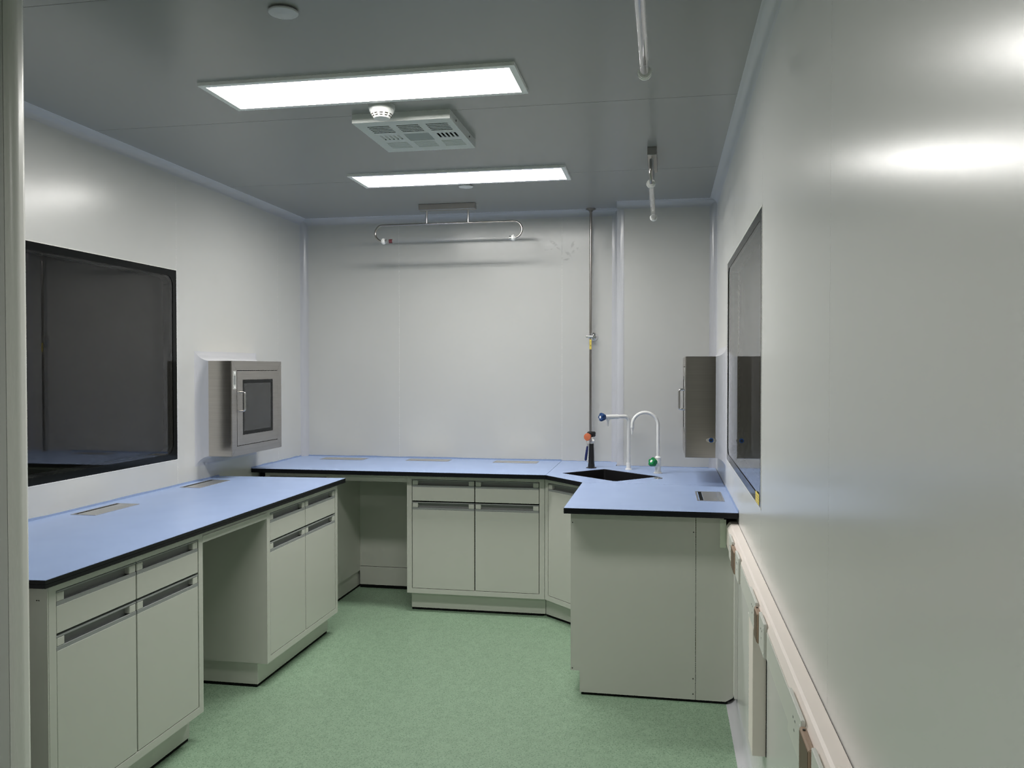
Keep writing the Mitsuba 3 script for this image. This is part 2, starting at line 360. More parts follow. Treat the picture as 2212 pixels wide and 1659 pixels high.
# ultraviolet germicidal lamps
def uv_lamp(cx, cy, along, label, grp=None, mark=True):
    u = np.array([1., 0, 0]) if along == 'x' else np.array([0, 1., 0]); v = np.cross([0, 0, 1.], u)
    M = frame_of([cx, cy, ZC], u, v, [0, 0, 1])
    t = thing('ultraviolet_lamp', label, 'lamp', grp)
    obj('mount_base', put(bx(-.183, .183, -.022, .022, -.038, 0, .002), M), 'm_steel', t)
    for s in (-1, 1):
        obj('hanger', put(tube([[s*.135, 0, -.037], [s*.135, 0, -.118]], .0068), M), 'm_chrome', t, 40)
    zt, zl, r = -.122, -.224, .051
    path = [[.405-.0, 0, zl], [.43, 0, zl]] + arc([.425, 0, (zt+zl)/2], r, -math.pi/2+.15, math.pi/2, [1, 0, 0], [0, 0, 1], 18) + \
           [[x, 0, zt] for x in np.linspace(.40, -.40, 9)] + arc([-.425, 0, (zt+zl)/2], r, math.pi/2, 1.5*math.pi-.15, [1, 0, 0], [0, 0, 1], 18) + [[-.43, 0, zl], [-.405, 0, zl]]
    path = path[2:-2]
    obj('bent_frame', put(tube(path, .0065), M), 'm_frame', t, 40)
    for s in (-1, 1):
        e = lathe([(0, 0), (.011, 0), (.011, .006), (.019, .007), (.020, .016), (.017, .018), (.017, .023), (.0145, .024), (0, .024)], (0, 0, 0), (1, 0, 0), 24)
        if s > 0: e.apply_transform(trimesh.transformations.rotation_matrix(math.pi, [0, 0, 1]))
        e.apply_translation([s*.434, 0, zl])
        obj('end_cap', put(e, M), 'm_white', t, 35, label='white ceramic end cap')
    obj('glass_tube', put(tube([[x, 0, zl] for x in np.linspace(-.412, .412, 5)], .0125, 20, caps=False), M), 'm_tube_glass', t, True, label='clear glass tube')
    for s in (-1, 1):
        obj('tube_ferrule', put(tube([[s*.411, 0, zl], [s*.398, 0, zl]], .0118, 20), M), 'm_socket', t, 40)
    if mark: obj('red_print', put(tube([[-.383, 0, zl], [-.360, 0, zl]], .0128, 20, caps=False), M), 'm_red', t, True)
uv_lamp(-1.352, 5.125, 'x', 'steel-framed ultraviolet tube lamp hanging along the back wall')
uv_lamp(-.064, 4.165, 'y', 'steel-framed ultraviolet tube lamp seen end-on, near the right wall', mark=False)
uv_lamp(-.058, 1.925, 'y', 'ultraviolet tube lamp cut off by the top edge of the photo', mark=False)

# ================================================================ benches
def cabinet(M, w, D, label, cols=2, drawer=True, body=None, pl0=.012):
    """A floor cabinet in local axes: u along the front, v outwards from the front plane, z up."""
    t = thing('base_cabinet', label, 'cabinet')
    st = .03; zb, ztop = .115, ZB
    if body is None:
        outer = to_man(bx(0, w, -D, 0, zb, ztop)); cav = to_man(bx(st, w-st, -.030, .01, .143, .799))
        obj('carcass', put(from_man(outer-cav), M), 'm_cab', t)
        obj('plinth', put(bx(pl0, w-.012, -D, -.055, .014, zb), M), 'm_cab', t)
        obj('base_strip', put(bx(.014, w-.014, -D, -.060, 0, .014), M), 'm_dark', t)
        obj('gap_liner', put(bx(st, w-st, -.0299, -.0285, .1432, .7988), M), 'm_dark', t)
    else: body(t)
    cw = (w-2*st)/cols; gp = .0032
    for c in range(cols):
        a, b = st+c*cw+gp, st+(c+1)*cw-gp
        for kind, z0, z1 in ((('drawer', .670, .7965), ('door', .1455, .6620)) if drawer else (('door', .1455, .7965),)):
            hz = z1-.044
            k = obj(kind, put(bx(a, b, -.024, -.001, z0, hz, .0012), M), 'm_cab', t)
            # recessed pull across the top: lower lip, sloping trough, top strip, and a light block at each end
            prof = [(-.001, hz), (-.001, hz+.011), (-.004, hz+.012), (-.022, hz+.004), (-.0245, hz+.036), (-.003, hz+.039), (-.001, hz+.0395), (-.001, z1), (-.028, z1), (-.028, hz)]
            g = Polygon([(p[0], p[1]) for p in prof]); e = extr(g, a, b)
            e.apply_transform(np.array([[0, 0, 1, 0], [1, 0, 0, 0], [0, 1, 0, 0], [0, 0, 0, 1.]]))
            obj('handle', put(e, M), 'm_lip', k, label='grey recessed handle strip')
            obj('recess', put(bx(a+.03, b-.03, -.0225, -.0205, hz+.011, hz+.037), M), 'm_recess', k)
            for q0, q1 in ((a+.001, a+.034), (b-.034, b-.001)):
                obj('end_block', put(bx(q0, q1, -.022, -.0015, hz+.012, hz+.0385, .002), M), 'm_cab', k)
    return t
# left bench: fronts face +x
XF = -1.775
ML1 = frame_of([XF, 2.985, 0], [0, -1, 0], [1, 0, 0], [0, 0, 1])
ML2 = frame_of([XF, 4.350, 0], [0, -1, 0], [1, 0, 0], [0, 0, 1])
cabinet(ML1, .830, .65, 'grey two-drawer two-door cabinet at the near end of the left bench')
cabinet(ML2, .830, .65, 'grey two-drawer two-door cabinet at the far end of the left bench')
obj('end_panel', bx(XL+.05, XF-.001, 2.150, 2.1545, .014, ZB), 'm_cab', 'base_cabinet', label='bluish grey end panel')
for dx in (0, .007): obj('screw_hole', bx(-1.812+dx, -1.808+dx, 2.149, 2.1505, .777, .780), 'm_ink', 'base_cabinet')
# back bench: fronts face -y
YFB = 4.805
MB = frame_of([-.688, YFB, 0], [-1, 0, 0], [0, -1, 0], [0, 0, 1])
cabinet(MB, .832, .62, 'grey two-drawer two-door cabinet in the middle of the back bench', pl0=.001)
MB2 = frame_of([-2.0, YFB, 0], [-1, 0, 0], [0, -1, 0], [0, 0, 1])
cabinet(MB2, .432, .62, 'grey cabinet in the far left corner, mostly hidden behind the left bench', cols=1)
# diagonal corner cabinet under the sink, a thin shell that the basin hangs in
da = np.array([-.686, YFB]); db = np.array([-.413, YFB-.273]); wd = float(np.linalg.norm(db-da)); du = (da-db)/wd; dn = np.array([-du[1], du[0]])
if dn @ np.array([-1, -1]) < 0: dn = -dn
MD = frame_of([db[0], db[1], 0], [du[0], du[1], 0], [dn[0], dn[1], 0], [0, 0, 1])
def corner_body(t):
    o = Polygon([(-.686, YFB), (-.413, YFB-.273), (.26, YFB-.273), (.26, 5.20), (-.345, 5.20), (-.345, 5.40), (-.686, 5.40)])
    ring = o.difference(o.buffer(-.018, join_style=2))
    man = to_man(extr(ring, .115, ZB))-to_man(put(bx(.03, wd-.03, -.0185, .02, .143, .799), MD))
    obj('carcass', from_man(man), 'm_cab', t)
    obj('bottom', extr(o.buffer(-.018, join_style=2), .115, .135), 'm_cab', t)
    off = dn*-.055
    q = Polygon([(-.686, 4.861), tuple(db+off+[0, .02]), (.25, db[1]+.04), (.25, 5.18), (-.36, 5.18), (-.36, 5.38), (-.686, 5.38)])
    obj('plinth', extr(q, .014, .115), 'm_cab', t); obj('base_strip', extr(q.buffer(-.005, join_style=2), 0, .014), 'm_dark', t)
cabinet(MD, wd, .3, 'grey diagonal corner cabinet with a single door under the black sink', cols=1, drawer=False, body=corner_body)
# right bench cabinet with the finished end panel
MRC = frame_of([-.413, 3.734, 0], [0, 1, 0], [-1, 0, 0], [0, 0, 1])
MRC[:3, 0], MRC[:3, 3] = [0, 1, 0], [-.413, 3.734, 0]
key_r = cabinet(MRC, .790, .655, 'grey end cabinet of the right bench, its plain side facing the camera')
pm = Polygon([(-.413, .108), (-.372, .108), (-.372, .012), (.1332, .012), (.1332, ZB), (-.413, ZB)])
pe = Polygon([(.1352, .012), (.262, .012), (.292, .030), (.303, .055), (.303, .690), (.252, .690), (.252, ZB-.012), (.244, ZB-.004), (.1352, ZB-.004)])
MP = frame_of([0, 3.734, 0], [1, 0, 0], [0, 0, 1], [0, -1, 0])
obj('end_panel', put(extr(pm, .001, .020), MP), 'm_cab', key_r); obj('end_panel', put(extr(pe, .001, .020), MP), 'm_cab', key_r)
obj('joint_backing', bx(.130, .138, 3.7185, 3.7325, .014, ZB-.006), 'm_dark', key_r)
obj('base_strip', bx(-.365, .27, 3.722, 3.733, 0, .012), 'm_dark', key_r)
for x, z in ((-.409, .822), (-.405, .772), (.125, .820), (.124, .746), (.124, .104), (.124, .037), (-.405, .118)):
    obj('screw', put(lathe([(0, .0212), (.0026, .0212), (.0026, .0195), (0, .0195)], (x, z, 0), (0, 0, 1), 10), MP), 'm_ink', key_r)
obj('tape', bx(.236, .262, 3.7115, 3.7138, .684, .806), 'm_tape', key_r, label='pale green tape beside the cable trunking')
obj('wall_strip', bx(.294, .3075, 3.655, 3.712, .050, .698), 'm_trim_white', key_r, label='cream strip against the right wall')

# knee spaces: apron rail, back panel and base panel
def knee(label, rail, back, base, basestrip):
    t = thing('knee_space', label, 'bench panel')
    obj('apron_rail', rail, 'm_cab', t); obj('back_panel', back, 'm_cab', t); obj('base_panel', base, 'm_cab', t); obj('base_strip', basestrip, 'm_dark', t)
    return t
k1 = knee('open knee space under the left bench between its two cabinets', join(bx(XF-.022, XF, 2.9855, 3.5195, .778, ZB), bx(XF, XF+.004, 2.9855, 3.5195, .803, .806)), bx(-2.34, -2.32, 2.9855, 3.5195, .15, ZB), bx(-2.34, -2.318, 2.9855, 3.5195, .016, .148), bx(-2.34, -2.322, 2.9855, 3.5195, 0, .016))
k2 = knee('open knee space under the back bench left of the middle cabinet', join(bx(-1.9995, -1.5205, YFB+.008, YFB+.028, .778, ZB), bx(-1.9995, -1.5205, YFB, YFB+.008, .800, ZB)), bx(-1.9995, -1.5205, 5.29, 5.31, .145, ZB), bx(-1.9995, -1.5205, 5.287, 5.31, .022, .142), bx(-1.9995, -1.5205, 5.292, 5.31, 0, .022))
obj('bracket', bx(-1.90, -1.87, 5.268, 5.29, .765, .80), 'm_dark', k2)
obj('side_filler', bx(-2.475, -2.4325, YFB+.02, YFB+.04, 0, ZB), 'm_dark', 'base_cabinet_003', label='dark filler beside the left wall')

# worktops
def worktop(label, poly, film=None, hole=None):
    t = thing('worktop', label, 'countertop')
    if hole is not None: poly = poly.difference(hole)
    ins = poly.buffer(-.0018, join_style=2)
    core = join(extr(poly, ZB, .8365), extr(ins, .8365, .8378), extr(poly, .8378, .8488))
    obj('core', core, 'm_black', t, label='black edge')
    obj('surface', extr(poly.buffer(-.0006, join_style=2), .8488, ZT), 'm_blue', t, label='light blue laminate top')
    for f in film or []: obj('edge_film', f, 'm_film', t, label='strip of blue film along the wall')
def film_strip(p0, p1, nrm, seed, hs=1.0):
    """A strip of protective film standing along the wall, its upper edge a little uneven."""
    p0, p1, nrm = np.array(p0, float), np.array(p1, float), np.array(nrm, float); n = 30; r = np.random.default_rng(seed)
    h = hs*(.007+.004*np.repeat(r.random(10), 3))
    v, f = [], []
    for i in range(n):
        q = p0+(p1-p0)*i/(n-1)
        for off in (.0004, .0022):
            v += [[*(q+nrm*off), ZT], [*(q+nrm*off), ZT+h[i]]]
    for i in range(n-1):
        a, b = i*4, (i+1)*4
        for (s0, s1) in ((0, 1), (1, 3), (3, 2), (2, 0)): f += [[a+s0, b+s0, b+s1], [a+s0, b+s1, a+s1]]
    f += [[0, 1, 3], [0, 3, 2]]; e = (n-1)*4; f += [[e, e+3, e+1], [e, e+2, e+3]]
    return trimesh.Trimesh(v, f, process=False)
xf = -1.749
worktop('light blue black-edged worktop of the left bench', Polygon([(XL+.002, 2.065), (-1.86, 2.065), (-1.800, 2.108), (xf, 2.112), (xf, 4.405), (XL+.002, 4.365)]),
        [film_strip((XL, 2.07), (XL, 4.36), (1, 0), 1)])
xs = -.671
worktop('light blue black-edged worktop along the back wall, left of the sink', Polygon([(XL+.002, 4.735), (xs-.0004, 4.735), (xs-.0004, YB-.002), (XL+.002, YB-.002)]),
        [film_strip((XL+.04, YB), (xs, YB), (0, -1), 2), film_strip((XL, 4.74), (XL, YB-.04), (1, 0), 3)])
sc = np.array([-.312, 4.815]); sa = math.radians(-43)
su, sv = np.array([math.cos(sa), math.sin(sa)]), np.array([-math.sin(sa), math.cos(sa)])
def srect(a, b, r=.012):
    g = sbox(-a+r, -b+r, a-r, b-r).buffer(r, 6)
    return Polygon([tuple(sc+su*x+sv*y) for x, y in g.exterior.coords])
SL, SW = .225, .170
worktop('light blue corner worktop around the black sink', Polygon([(xs+.0004, 4.735), (-.435, 4.469), (XR-.002, 4.469), (XR-.002, YC-.002), (-.302, YC-.002), (-.302, YB-.002), (xs+.0004, YB-.002)]),
        [film_strip((xs, YB), (-.345, YB), (0, -1), 4, .3), film_strip((-.28, YC), (XR-.045, YC), (0, -1), 5, .3)], hole=srect(SL, SW))
worktop('light blue worktop at the near end of the right bench, holding the flush steel socket', Polygon([(-.435, 3.630), (XR-.002, 3.630), (XR-.002, 4.4682), (-.435, 4.4682)]),
        [film_strip((XR, 3.64), (XR, 4.46), (-1, 0), 6)])
t = thing('sink', 'black rectangular sink set diagonally into the corner worktop', 'sink')
w_ = .006
basin = join(extr(srect(SL-.0006, SW-.0006).difference(srect(SL-w_, SW-w_)), .62, ZT-.0015), extr(srect(SL-.0006, SW-.0006), .612, .62))
obj('basin', basin, 'm_black_plastic', t)
obj('drain', lathe([(0, .6205), (.035, .6205), (.035, .624), (.028, .624), (.026, .6215), (0, .6215)], (sc[0], sc[1], 0)), 'm_black_plastic', t, 35)
t = thing('stopper_button', 'small round steel cap set in the worktop at the near right corner of the sink', 'drain cap')
obj('rim', lathe([(0, ZT), (.0235, ZT), (.0225, ZT+.004), (.017, ZT+.0055), (0, ZT+.0055)], (-.036, 4.703, 0)), 'm_chrome', t, 35)
obj('button', lathe([(0, ZT+.0055), (.011, ZT+.0055), (.011, ZT+.008), (0, ZT+.009)], (-.036, 4.703, 0)), 'm_steel', t, 35)

# flush pop-up sockets in the worktops
def popup(cx, cy, L, Wd, along, label, style, flip=1):
    u = np.array([1., 0, 0]) if along == 'x' else np.array([0, 1., 0]); v = np.cross([0, 0, 1.], u)*flip
    M = frame_of([cx, cy, ZT], u, v, [0, 0, 1]); t = thing('worktop_socket', label, 'socket')
    o = sbox(-L/2, -Wd/2, L/2, Wd/2); e = .007
    obj('rim', put(extr(o.difference(sbox(-L/2+e, -Wd/2+e, L/2-e, Wd/2-e)), 0, .0025), M), 'm_socket', t)
    s0 = -Wd/2+e
    if style == 'slot':
        obj('slot', put(bx(-L/2+e, L/2-e, s0, s0+.017, 0, .0008), M), 'm_dark', t, label='dark finger slot')
        obj('lid', put(bx(-L/2+e+.001, L/2-e-.001, s0+.018, Wd/2-e-.001, 0, .0024, .0006), M), 'm_socket', t)
    elif style == 'wide':
        obj('slot', put(bx(-L/2+e, L/2-e, s0+.006, s0+.022, 0, .0008), M), 'm_dark', t, label='dark finger slot')
        obj('lid', put(join(bx(-L/2+e+.001, L/2-e-.001, s0+.023, Wd/2-e-.017, 0, .0024, .0006), bx(-L/2+e+.001, L/2-e-.001, Wd/2-e-.0155, Wd/2-e-.001, 0, .0024, .0006)), M), 'm_socket', t)
    else:
        obj('slot', put(bx(-L/2+e, L/2-e, s0, s0+.004, 0, .0008), M), 'm_recess', t)
        obj('lid', put(bx(-L/2+e+.001, L/2-e-.001, s0+.005, Wd/2-e-.001, 0, .0024, .0006), M), 'm_socket', t)
popup(-2.375, 3.232, .295, .116, 'y', 'flush steel socket with a dark slot in the left worktop, nearest the camera', 'slot', -1)
popup(-2.386, 4.045, .298, .114, 'y', 'flush steel socket in the left worktop, below the left pass-through hatch', 'slot', -1)
popup(-2.132, 5.348, .300, .118, 'x', 'flush steel socket in the back worktop, nearest the far left corner', 'closed')
popup(-1.545, 5.368, .290, .118, 'x', 'flush steel socket in the middle of the back worktop', 'closed')
popup(-.954, 5.358, .288, .118, 'x', 'flush steel socket with a bright rim in the back worktop, nearest the sink', 'closed')
popup(.2085, 4.078, .294, .123, 'y', 'flush steel socket with a wide dark slot in the right worktop', 'wide', -1)

# ================================================================ taps, eyewash, pipe
def knob(c, d, r, L, m, parent):
    """A five-lobed tap knob from c along d, with a white disc on its end."""
    M = np.eye(4); M[:3, :3] = trimesh.geometry.align_vectors([0, 0, 1], d)[:3, :3]; M[:3, 3] = c
    g = unary_union([Point(0, 0).buffer(r*.74, 12)]+[Point(r*.62*math.cos(a), r*.62*math.sin(a)).buffer(r*.38, 6) for a in np.arange(5)*2*math.pi/5+.3])
    ring = np.array(g.exterior.simplify(r*.03).coords[:-1]); n = len(ring)
    zs = [(0, .62), (L*.25, .86), (L*.55, 1.0), (L*.85, .97), (L, .85)]
    v = np.vstack([np.c_[ring*s, np.full(n, z)] for z, s in zs]+[[[0, 0, 0]], [[0, 0, L]]]); f = []
    for i in range(len(zs)-1):
        for j in range(n):
            A, B, C, D = i*n+j, i*n+(j+1) % n, (i+1)*n+(j+1) % n, (i+1)*n+j; f += [[A, B, C], [A, C, D]]
    k = len(zs)*n; e = (len(zs)-1)*n
    for j in range(n): f += [[k, (j+1) % n, j], [k+1, e+j, e+(j+1) % n]]
    col = 'blue' if 'blue' in m else 'green'
    kk = obj('knob', put(trimesh.Trimesh(v, f, process=False), M), m, parent, 40, label=f'{col} lobed knob')
    obj('index_cap', put(lathe([(0, L), (r*.30, L), (r*.30, L+.0016), (0, L+.0018)], (0, 0, 0), (0, 0, 1), 20), M), 'm_white', kk)
def nozzle(c, d, parent, s=1.0):
    obj('nozzle', lathe([(0, 0), (.0105*s, 0), (.0105*s, .008), (.0085*s, .012), (.0075*s, .013), (.0072*s, .018), (.0055*s, .022), (.0035*s, .047), (.0022*s, .047), (0, .047)], c, d, 20), 'm_white', parent, 35)
t = thing('laboratory_tap', 'white laboratory tap with a blue knob on its horizontal arm, behind the sink', 'tap')
bxy = np.array([-.216, 5.086]); dd = np.array([-.78, -.62]); dd /= np.linalg.norm(dd); d3 = np.array([*dd, 0])
obj('base', lathe([(0, ZT), (.021, ZT), (.021, ZT+.003), (.015, ZT+.007), (.0135, ZT+.012), (.0135, ZT+.040), (.0115, ZT+.042), (0, ZT+.042)], (*bxy, 0)), 'm_white', t, 35)
zt = 1.172; rb = .030
up = [[*bxy, ZT+.04], [*bxy, 1.0], [*bxy, zt-rb-.02]]
bend = arc([bxy[0]+dd[0]*rb, bxy[1]+dd[1]*rb, zt-rb], rb, math.pi, math.pi/2, d3, [0, 0, 1], 10)
endp = np.array([*bxy, zt])+d3*.115
obj('pipe', tube(up+bend+[list(np.array([*bxy, zt])+d3*.075), list(endp)], .0108), 'm_white', t, 40)
obj('valve_body', tube([list(np.array([*bxy, zt])+d3*.078), list(np.array([*bxy, zt])+d3*.165)], .0132), 'm_white', t, 40)
vb = np.array([*bxy, zt])+d3*.165
obj('spindle', tube([list(vb), list(vb+d3*.010)], .009), 'm_white', t, 40)
knob(vb+d3*.008, d3, .0265, .032, 'm_knob_blue', t)
nozzle(tuple(np.array([*bxy, zt-.008])+d3*.150), (0, 0, -1), t)
t = thing('gooseneck_tap', 'white gooseneck laboratory tap with a green knob at its foot', 'tap')
gx = np.array([-.040, 4.937]); gd = np.array([-.90, -.10]); gd /= np.linalg.norm(gd); g3 = np.array([*gd, 0])
obj('base', lathe([(0, ZT), (.026, ZT), (.026, ZT+.003), (.019, ZT+.008), (.0165, ZT+.020), (.0165, ZT+.080), (.018, ZT+.086), (.018, ZT+.092), (.012, ZT+.100), (0, ZT+.100)], (*gx, 0)), 'm_white', t, 35)
Rg = .0745; zg = 1.130
pth = [[*gx, ZT+.09], [*gx, 1.0], [*gx, zg-.03]] + arc([gx[0]+gd[0]*Rg, gx[1]+gd[1]*Rg, zg], Rg, math.pi, 0, g3, [0, 0, 1], 26)
tip = np.array([*gx, zg])+g3*2*Rg; pth += [list(tip+[0, 0, -.012])]
obj('gooseneck', tube(pth, .0092), 'm_white', t, 40)
nozzle(tuple(tip+[0, 0, -.008]), (0, 0, -1), t)
kd = np.array([-.62, -.62, .48]); kd /= np.linalg.norm(kd); k0 = np.array([*gx, .895])
obj('valve_body', tube([list(k0-kd*.004), list(k0+kd*.016), list(k0+kd*.030)], [.016, .0165, .0135]), 'm_white', t, 40)
knob(k0+kd*.026, kd, .029, .034, 'm_knob_green', t)
# eyewash on its black holder
t = thing('eyewash', 'black hand-held eyewash spray with an orange cap and a blue lever, left of the sink', 'eyewash')
ex, ey = -.444, 5.128
obj('holder', lathe([(0, ZT), (.031, ZT), (.031, ZT+.004), (.021, ZT+.007), (.0205, ZT+.02), (.0185, ZT+.03), (.0145, ZT+.150), (.0125, ZT+.150), (0, ZT+.150)], (ex, ey, 0)), 'm_black_plastic', t, 35)
obj('spray_body', tube([[ex, ey, ZT+.148], [ex+.002, ey, ZT+.170], [ex+.001, ey, ZT+.190]], [.0115, .0125, .011]), 'm_white', t, 40, label='white valve body')
obj('valve_cap', lathe([(0, 0), (.009, 0), (.010, .006), (.007, .016), (0, .018)], (ex+.006, ey-.006, ZT+.168), (.8, -.5, -.1), 16), 'm_white', t, 35)
obj('head', join(tube([[ex-.002, ey, ZT+.183], [ex-.002, ey, ZT+.205]], [.0105, .013]), bx(ex-.027, ex+.026, ey-.014, ey+.014, ZT+.203, ZT+.224, .007), bx(ex+.004, ex+.026, ey-.012, ey+.012, ZT+.192, ZT+.210, .006)), 'm_black_plastic', t, 40, label='black spray head')
oc = np.array([ex-.022, ey-.022, ZT+.192]); od = np.array([-.28, -.95, .05])
obj('neck', tube([list(oc-od*.0), list(np.array([ex-.004, ey-.002, ZT+.2]))], .010), 'm_orange', t, 40)
obj('dust_cap', lathe([(0, -.004), (.0215, -.004), (.0235, 0), (.022, .005), (0, .007)], tuple(oc), od, 28), 'm_orange', t, 35, label='orange dust cap')
lp = [[ex-.008, ey-.018, ZT+.165], [ex-.016, ey-.026, ZT+.150], [ex-.021, ey-.028, ZT+.135]]
obj('lever_stem', join(tube(lp, .0042, 10), tube([[ex-.024, ey-.012, ZT+.176], [ex-.028, ey-.02, ZT+.160], [ex-.021, ey-.028, ZT+.146]], .002, 8), tube([[ex+.004, ey-.016, ZT+.172], [ex-.006, ey-.022, ZT+.16]], .002, 8)), 'm_chrome', t, 40)
obj('lever_grip', tube([[ex-.0215, ey-.028, ZT+.136], [ex-.024, ey-.028, ZT+.115], [ex-.030, ey-.024, ZT+.075], [ex-.033, ey-.020, ZT+.052], [ex-.034, ey-.019, ZT+.047]], [.0058, .0072, .0078, .0072, .004], 14), 'm_lever', t, 40, label='dark blue lever grip')
# vertical steel pipe by the back wall
t = thing('steel_pipe', 'thin vertical steel pipe from the ceiling to the back worktop', 'pipe')
px_, py_ = -.477, 5.440
obj('tube', tube([[px_, py_, ZT], [px_, py_, 1.6], [px_, py_, ZC]], .0085), 'm_pipe', t, 40)
obj('ceiling_flange', lathe([(0, ZC), (.031, ZC), (.031, ZC-.006), (.013, ZC-.014), (.013, ZC-.02), (0, ZC-.02)], (px_, py_, 0)), 'm_pipe', t, 35)
obj('base_flange', lathe([(0, ZT), (.024, ZT), (.024, ZT+.003), (.012, ZT+.009), (0, ZT+.009)], (px_, py_, 0)), 'm_chrome', t, 35)
obj('wall_flange', lathe([(0, 0), (.029, 0), (.028, .006), (.022, .014), (.012, .018), (0, .018)], (px_+.016, YB, 1.668), (0, -1, 0), 28), 'm_chrome', t, 35, label='round chrome wall flange')
obj('clamp', join(tube([[px_+.014, YB-.016, 1.668], [px_+.010, py_+.004, 1.668]], .008, 14), tube([[px_-.027, py_-.004, 1.668], [px_-.012, py_-.004, 1.668], [px_+.016, py_-.004, 1.668]], [.008, .0095, .0095], 16), tube([[px_, py_, 1.648], [px_, py_, 1.688]], .0115, 16), lathe([(0, 0), (.007, 0), (.006, .005), (0, .007)], (px_-.024, py_-.010, 1.668), (-.3, -1, 0), 12)), 'm_chrome', t, 40)
k = obj('yellow_tag', bx(px_-.0062, px_+.0062, py_-.0102, py_-.0088, 1.585, 1.650), 'm_yellow', t, label='narrow yellow tag')
obj('tag_dot', bx(px_-.0015, px_+.0025, py_-.0107, py_-.0102, 1.604, 1.611), 'm_ink', k)
for z0, z1 in ((1.612, 1.622), (1.590, 1.598), (1.628, 1.640)): obj('tag_print', bx(px_-.0008, px_+.0020, py_-.0105, py_-.0102, z0, z1), 'm_brown', k)

# ================================================================ pass-through hatches
def hatch(M, W_, Dp, z0, z1, label, lock):
    """u away from the camera along the wall, v out of the wall, z up."""
    t = thing('pass_through_hatch', label, 'hatch'); cw = .052
    # concave cover strip between box and wall
    rings = []
    for a in np.linspace(0, math.pi/2, 9):
        d, h = cw*(1-math.cos(a)), cw*(1-math.sin(a))
        rings.append([(-d, h, z0-d), (W_+d, h, z0-d), (W_+d, h, z1+d), (-d, h, z1+d)])
    for s in range(4):
        v, f = [], []
        for r in rings: v += [r[s], r[(s+1) % 4]]
        for i in range(len(rings)-1): f += [[2*i, 2*i+1, 2*i+3], [2*i, 2*i+3, 2*i+2]]
        obj('cover_strip', put(trimesh.Trimesh(v, f, process=False), M), 'm_trim', t, True, label='bluish white concave cover strip')
    obj('box', put(bx(0, W_, 0, Dp, z0, z1, .0015), M), 'm_steel', t)
    # front frame of four mitred strips, then the door
    b = .052; v0, v1 = Dp, Dp+.004
    o = [(0, z0), (W_, z0), (W_, z1), (0, z1)]; i_ = [(b, z0+b), (W_-b, z0+b), (W_-b, z1-b), (b, z1-b)]
    MF = M @ frame_of([0, 0, 0], [1, 0, 0], [0, 0, 1], [0, 1, 0])
    for s in range(4):
        g = Polygon([o[s], o[(s+1) % 4], i_[(s+1) % 4], i_[s]]).buffer(-.0004, join_style=2)
        obj('frame_strip', put(extr(g, v0, v1), MF), 'm_steel_face', t)
    obj('gap', put(extr(sbox(b, z0+b, W_-b, z1-b), v0, v0+.0006), MF), 'm_dark', t)
    gl = sbox(b+.063, z0+b+.058, W_-b-.063, z1-b-.052)
    d = obj('door', put(extr(sbox(b+.002, z0+b+.003, W_-b-.002, z1-b-.003).difference(gl), v0+.0006, v1+.001), MF), 'm_steel_face', t)
    gb = gl.bounds
    obj('black_border', put(extr(gl.difference(sbox(gb[0]+.017, gb[1]+.020, gb[2]-.017, gb[3]-.020)), v0+.0028, v0+.0038), MF), 'm_border', d)
    obj('glass_backing', put(extr(gl, v0+.0006, v0+.0010), MF), 'm_dark', d)
    obj('pane', put(quad(gb[0], gb[2], gb[1], gb[3], v0+.0026), MF), 'm_glass', d)
    zc = z0+.57*(z1-z0); hh = .052; hu = .084
    path = [[hu, v0+.003, zc+hh], [hu, v0+.022, zc+hh]] + [[hu, v0+.024+.010*math.sin(a), zc+hh-.010+.010*math.cos(a)] for a in np.linspace(.2, math.pi/2, 6)] + \
           [[hu, v0+.034, zc]] + [[hu, v0+.024+.010*math.sin(a), zc-hh+.010-.010*math.cos(a)] for a in np.linspace(math.pi/2, .2, 6)] + [[hu, v0+.022, zc-hh], [hu, v0+.003, zc-hh]]
    obj('handle', put(tube(path, .0055, 12), M), 'm_chrome', d, 40, label='bright bar handle')
    pl = obj('control_plate', put(bx(.010, .044, v1, v1+.0015, z1-.155, z1-.055, .0005), M), 'm_sticker', t, label='small grey control plate')
    obj('display', put(bx(.016, .038, v1+.0015, v1+.0020, z1-.130, z1-.080), M), 'm_recess', pl)
    for zz in (z1-.066, z1-.144): obj('button', put(bx(.021, .033, v1+.0015, v1+.0026, zz-.005, zz+.005, .0005), M), 'm_white', pl)
    if lock:
        lz, lv = z0+.092, .074
        el = Point(0, 0).buffer(1, 16); poly = Polygon([(x*.026*(1-.0), y*.0125) for x, y in el.exterior.coords])
        ML_ = M @ frame_of([0, lv, lz], [0, 1, 0], [0, 0, 1], [-1, 0, 0])
        lk = obj('lock_plate', put(extr(poly, 0, .003), ML_), 'm_chrome', t, label='oval chrome key switch with a blue centre')
        obj('barrel', put(lathe([(0, .003), (.0122, .003), (.0115, .010), (.007, .010), (.006, .006), (0, .006)], (0, 0, 0), (0, 0, 1), 20), ML_), 'm_knob_blue', lk, 35)
        obj('key_hole', put(lathe([(0, .0062), (.0058, .0062), (0, .0075)], (0, 0, 0), (0, 0, 1), 16), ML_), 'm_ink', lk)
hatch(frame_of([XL, 4.168, 0], [0, 1, 0], [1, 0, 0], [0, 0, 1]), .590, .186, .982, 1.502, 'stainless steel pass-through hatch with a glazed door on the left wall', False)
hatch(frame_of([XR, 4.420, 0], [0, 1, 0], [-1, 0, 0], [0, 0, 1]), .590, .201, .998, 1.522, 'stainless steel pass-through hatch on the right wall with a blue key switch on its side', True)

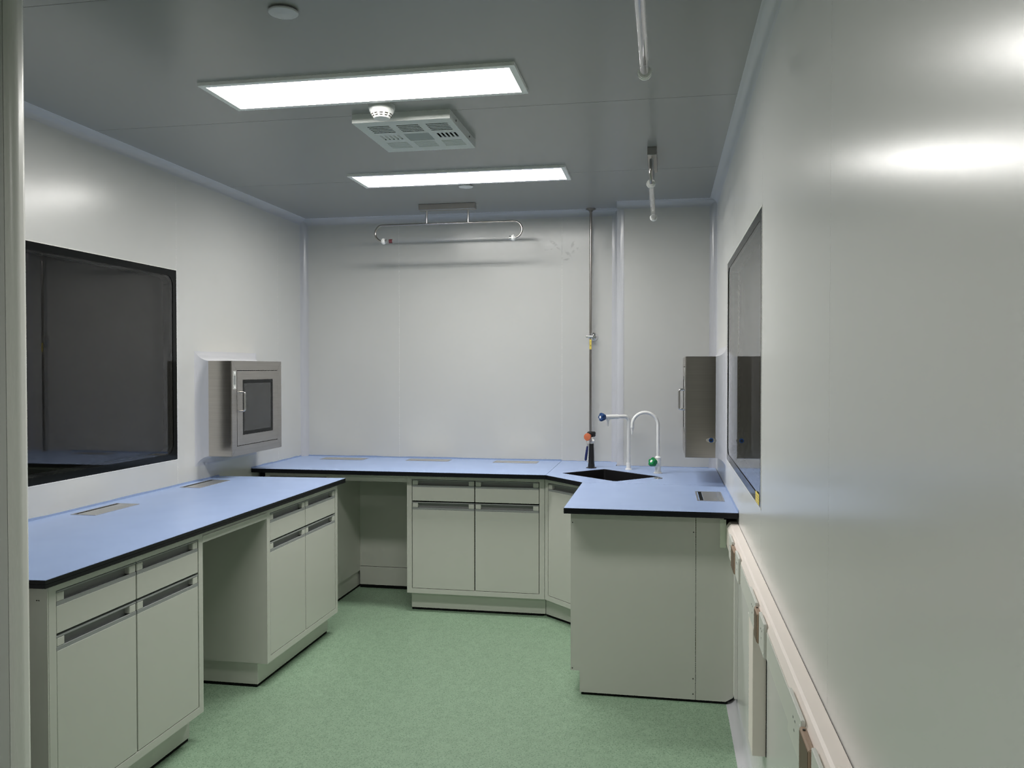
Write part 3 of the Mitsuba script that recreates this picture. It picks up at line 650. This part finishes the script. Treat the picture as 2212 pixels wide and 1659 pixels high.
# ================================================================ cable trunking on the right wall
t = thing('cable_trunking', 'cream cable trunking with sockets running along the right wall', 'cable trunking')
TX, TZ0, TZ1 = .262, .700, .800
prof = Polygon([(XR-.002, TZ0), (TX, TZ0), (TX, TZ1-.020), (TX+.010, TZ1-.004), (TX+.016, TZ1), (XR-.002, TZ1)])
e = extr(prof, 0.45, 3.708); e.apply_transform(np.array([[1, 0, 0, 0], [0, 0, 1, 0], [0, 1, 0, 0], [0, 0, 0, 1.]]))
obj('body', e, 'm_cream', t)
obj('wall_gap', bx(XR-.002, XR-.0002, .45, 3.708, TZ0+.002, TZ1-.003), 'm_dark', t)
cov = [(.45, .98), (1.62+.205, 2.235), (2.635, 3.0), (1.0, 1.40)]
for a, b in cov: obj('front_cover', bx(TX-.0018, TX, a, b, TZ0+.004, TZ1-.024, .0006), 'm_plate', t)
def plate(a, b):
    k = obj('socket_plate', bx(TX-.008, TX, a, b, TZ0+.003, TZ1-.006, .0015), 'm_plate', t, label='off-white socket plate')
    c = (a+b)/2
    for (dy, dz) in ((-.012, .012), (.012, .012), (0, -.010)): obj('pin_slot', bx(TX-.0086, TX-.008, c+dy-.004, c+dy+.004, .75+dz-.002, .75+dz+.002), 'm_recess', k)
    for dz in (-.036, .030): obj('screw', lathe([(0, .0092), (.003, .0092), (.003, .008), (0, .008)], (TX, a+.010, .75+dz), (-1, 0, 0), 10), 'm_white', k)
def insert(a, b):
    k = obj('brown_insert', bx(TX-.012, TX, a, b, TZ0+.003, TZ1-.014, .003), 'm_brown', t, label='brown module standing proud of the sockets')
    obj('dark_face', bx(TX-.0128, TX-.012, a+.006, b-.006, TZ0+.006, TZ1-.020), 'm_brown_dark', k)
    obj('screw', lathe([(0, .002), (.0028, .002), (.0028, 0), (0, 0)], (TX-.006, b-.02, TZ1-.014), (0, 0, 1), 10), 'm_ink', k)
plate(3.295, 3.455); insert(3.150, 3.290); plate(3.010, 3.145)
plate(2.448, 2.628); insert(2.365, 2.444); plate(2.243, 2.361)
plate(1.638, 1.808); insert(1.530, 1.634); plate(1.405, 1.526)
t = thing('wall_conduit', 'cream upright conduit below the trunking on the right wall', 'conduit')
obj('cover', bx(.267, XR-.0005, 2.642, 2.762, .268, TZ0-.0005, .001), 'm_cream', t)
obj('wall_joint', bx(XR-.0015, XR-.0002, 2.634, 2.641, .270, TZ0-.001), 'm_dark', t)
t = thing('blank_plate', 'thin white blank plate on the right wall behind the conduit', 'wall plate')
obj('plate', bx(.299, XR-.0003, 2.98, 3.13, .455, .575, .001), 'm_plate', t)
t = thing('warning_sticker', 'small yellow sticker in the lower near corner of the right window', 'sticker')
obj('sheet', bx(XR-.0016, XR-.0007, 2.862, 2.972, 1.005, 1.040), 'm_yellow', t)
for zz in (1.012, 1.021, 1.030): obj('print_line', bx(XR-.0019, XR-.0016, 2.872, 2.962, zz-.001, zz+.001), 'm_brown', t)
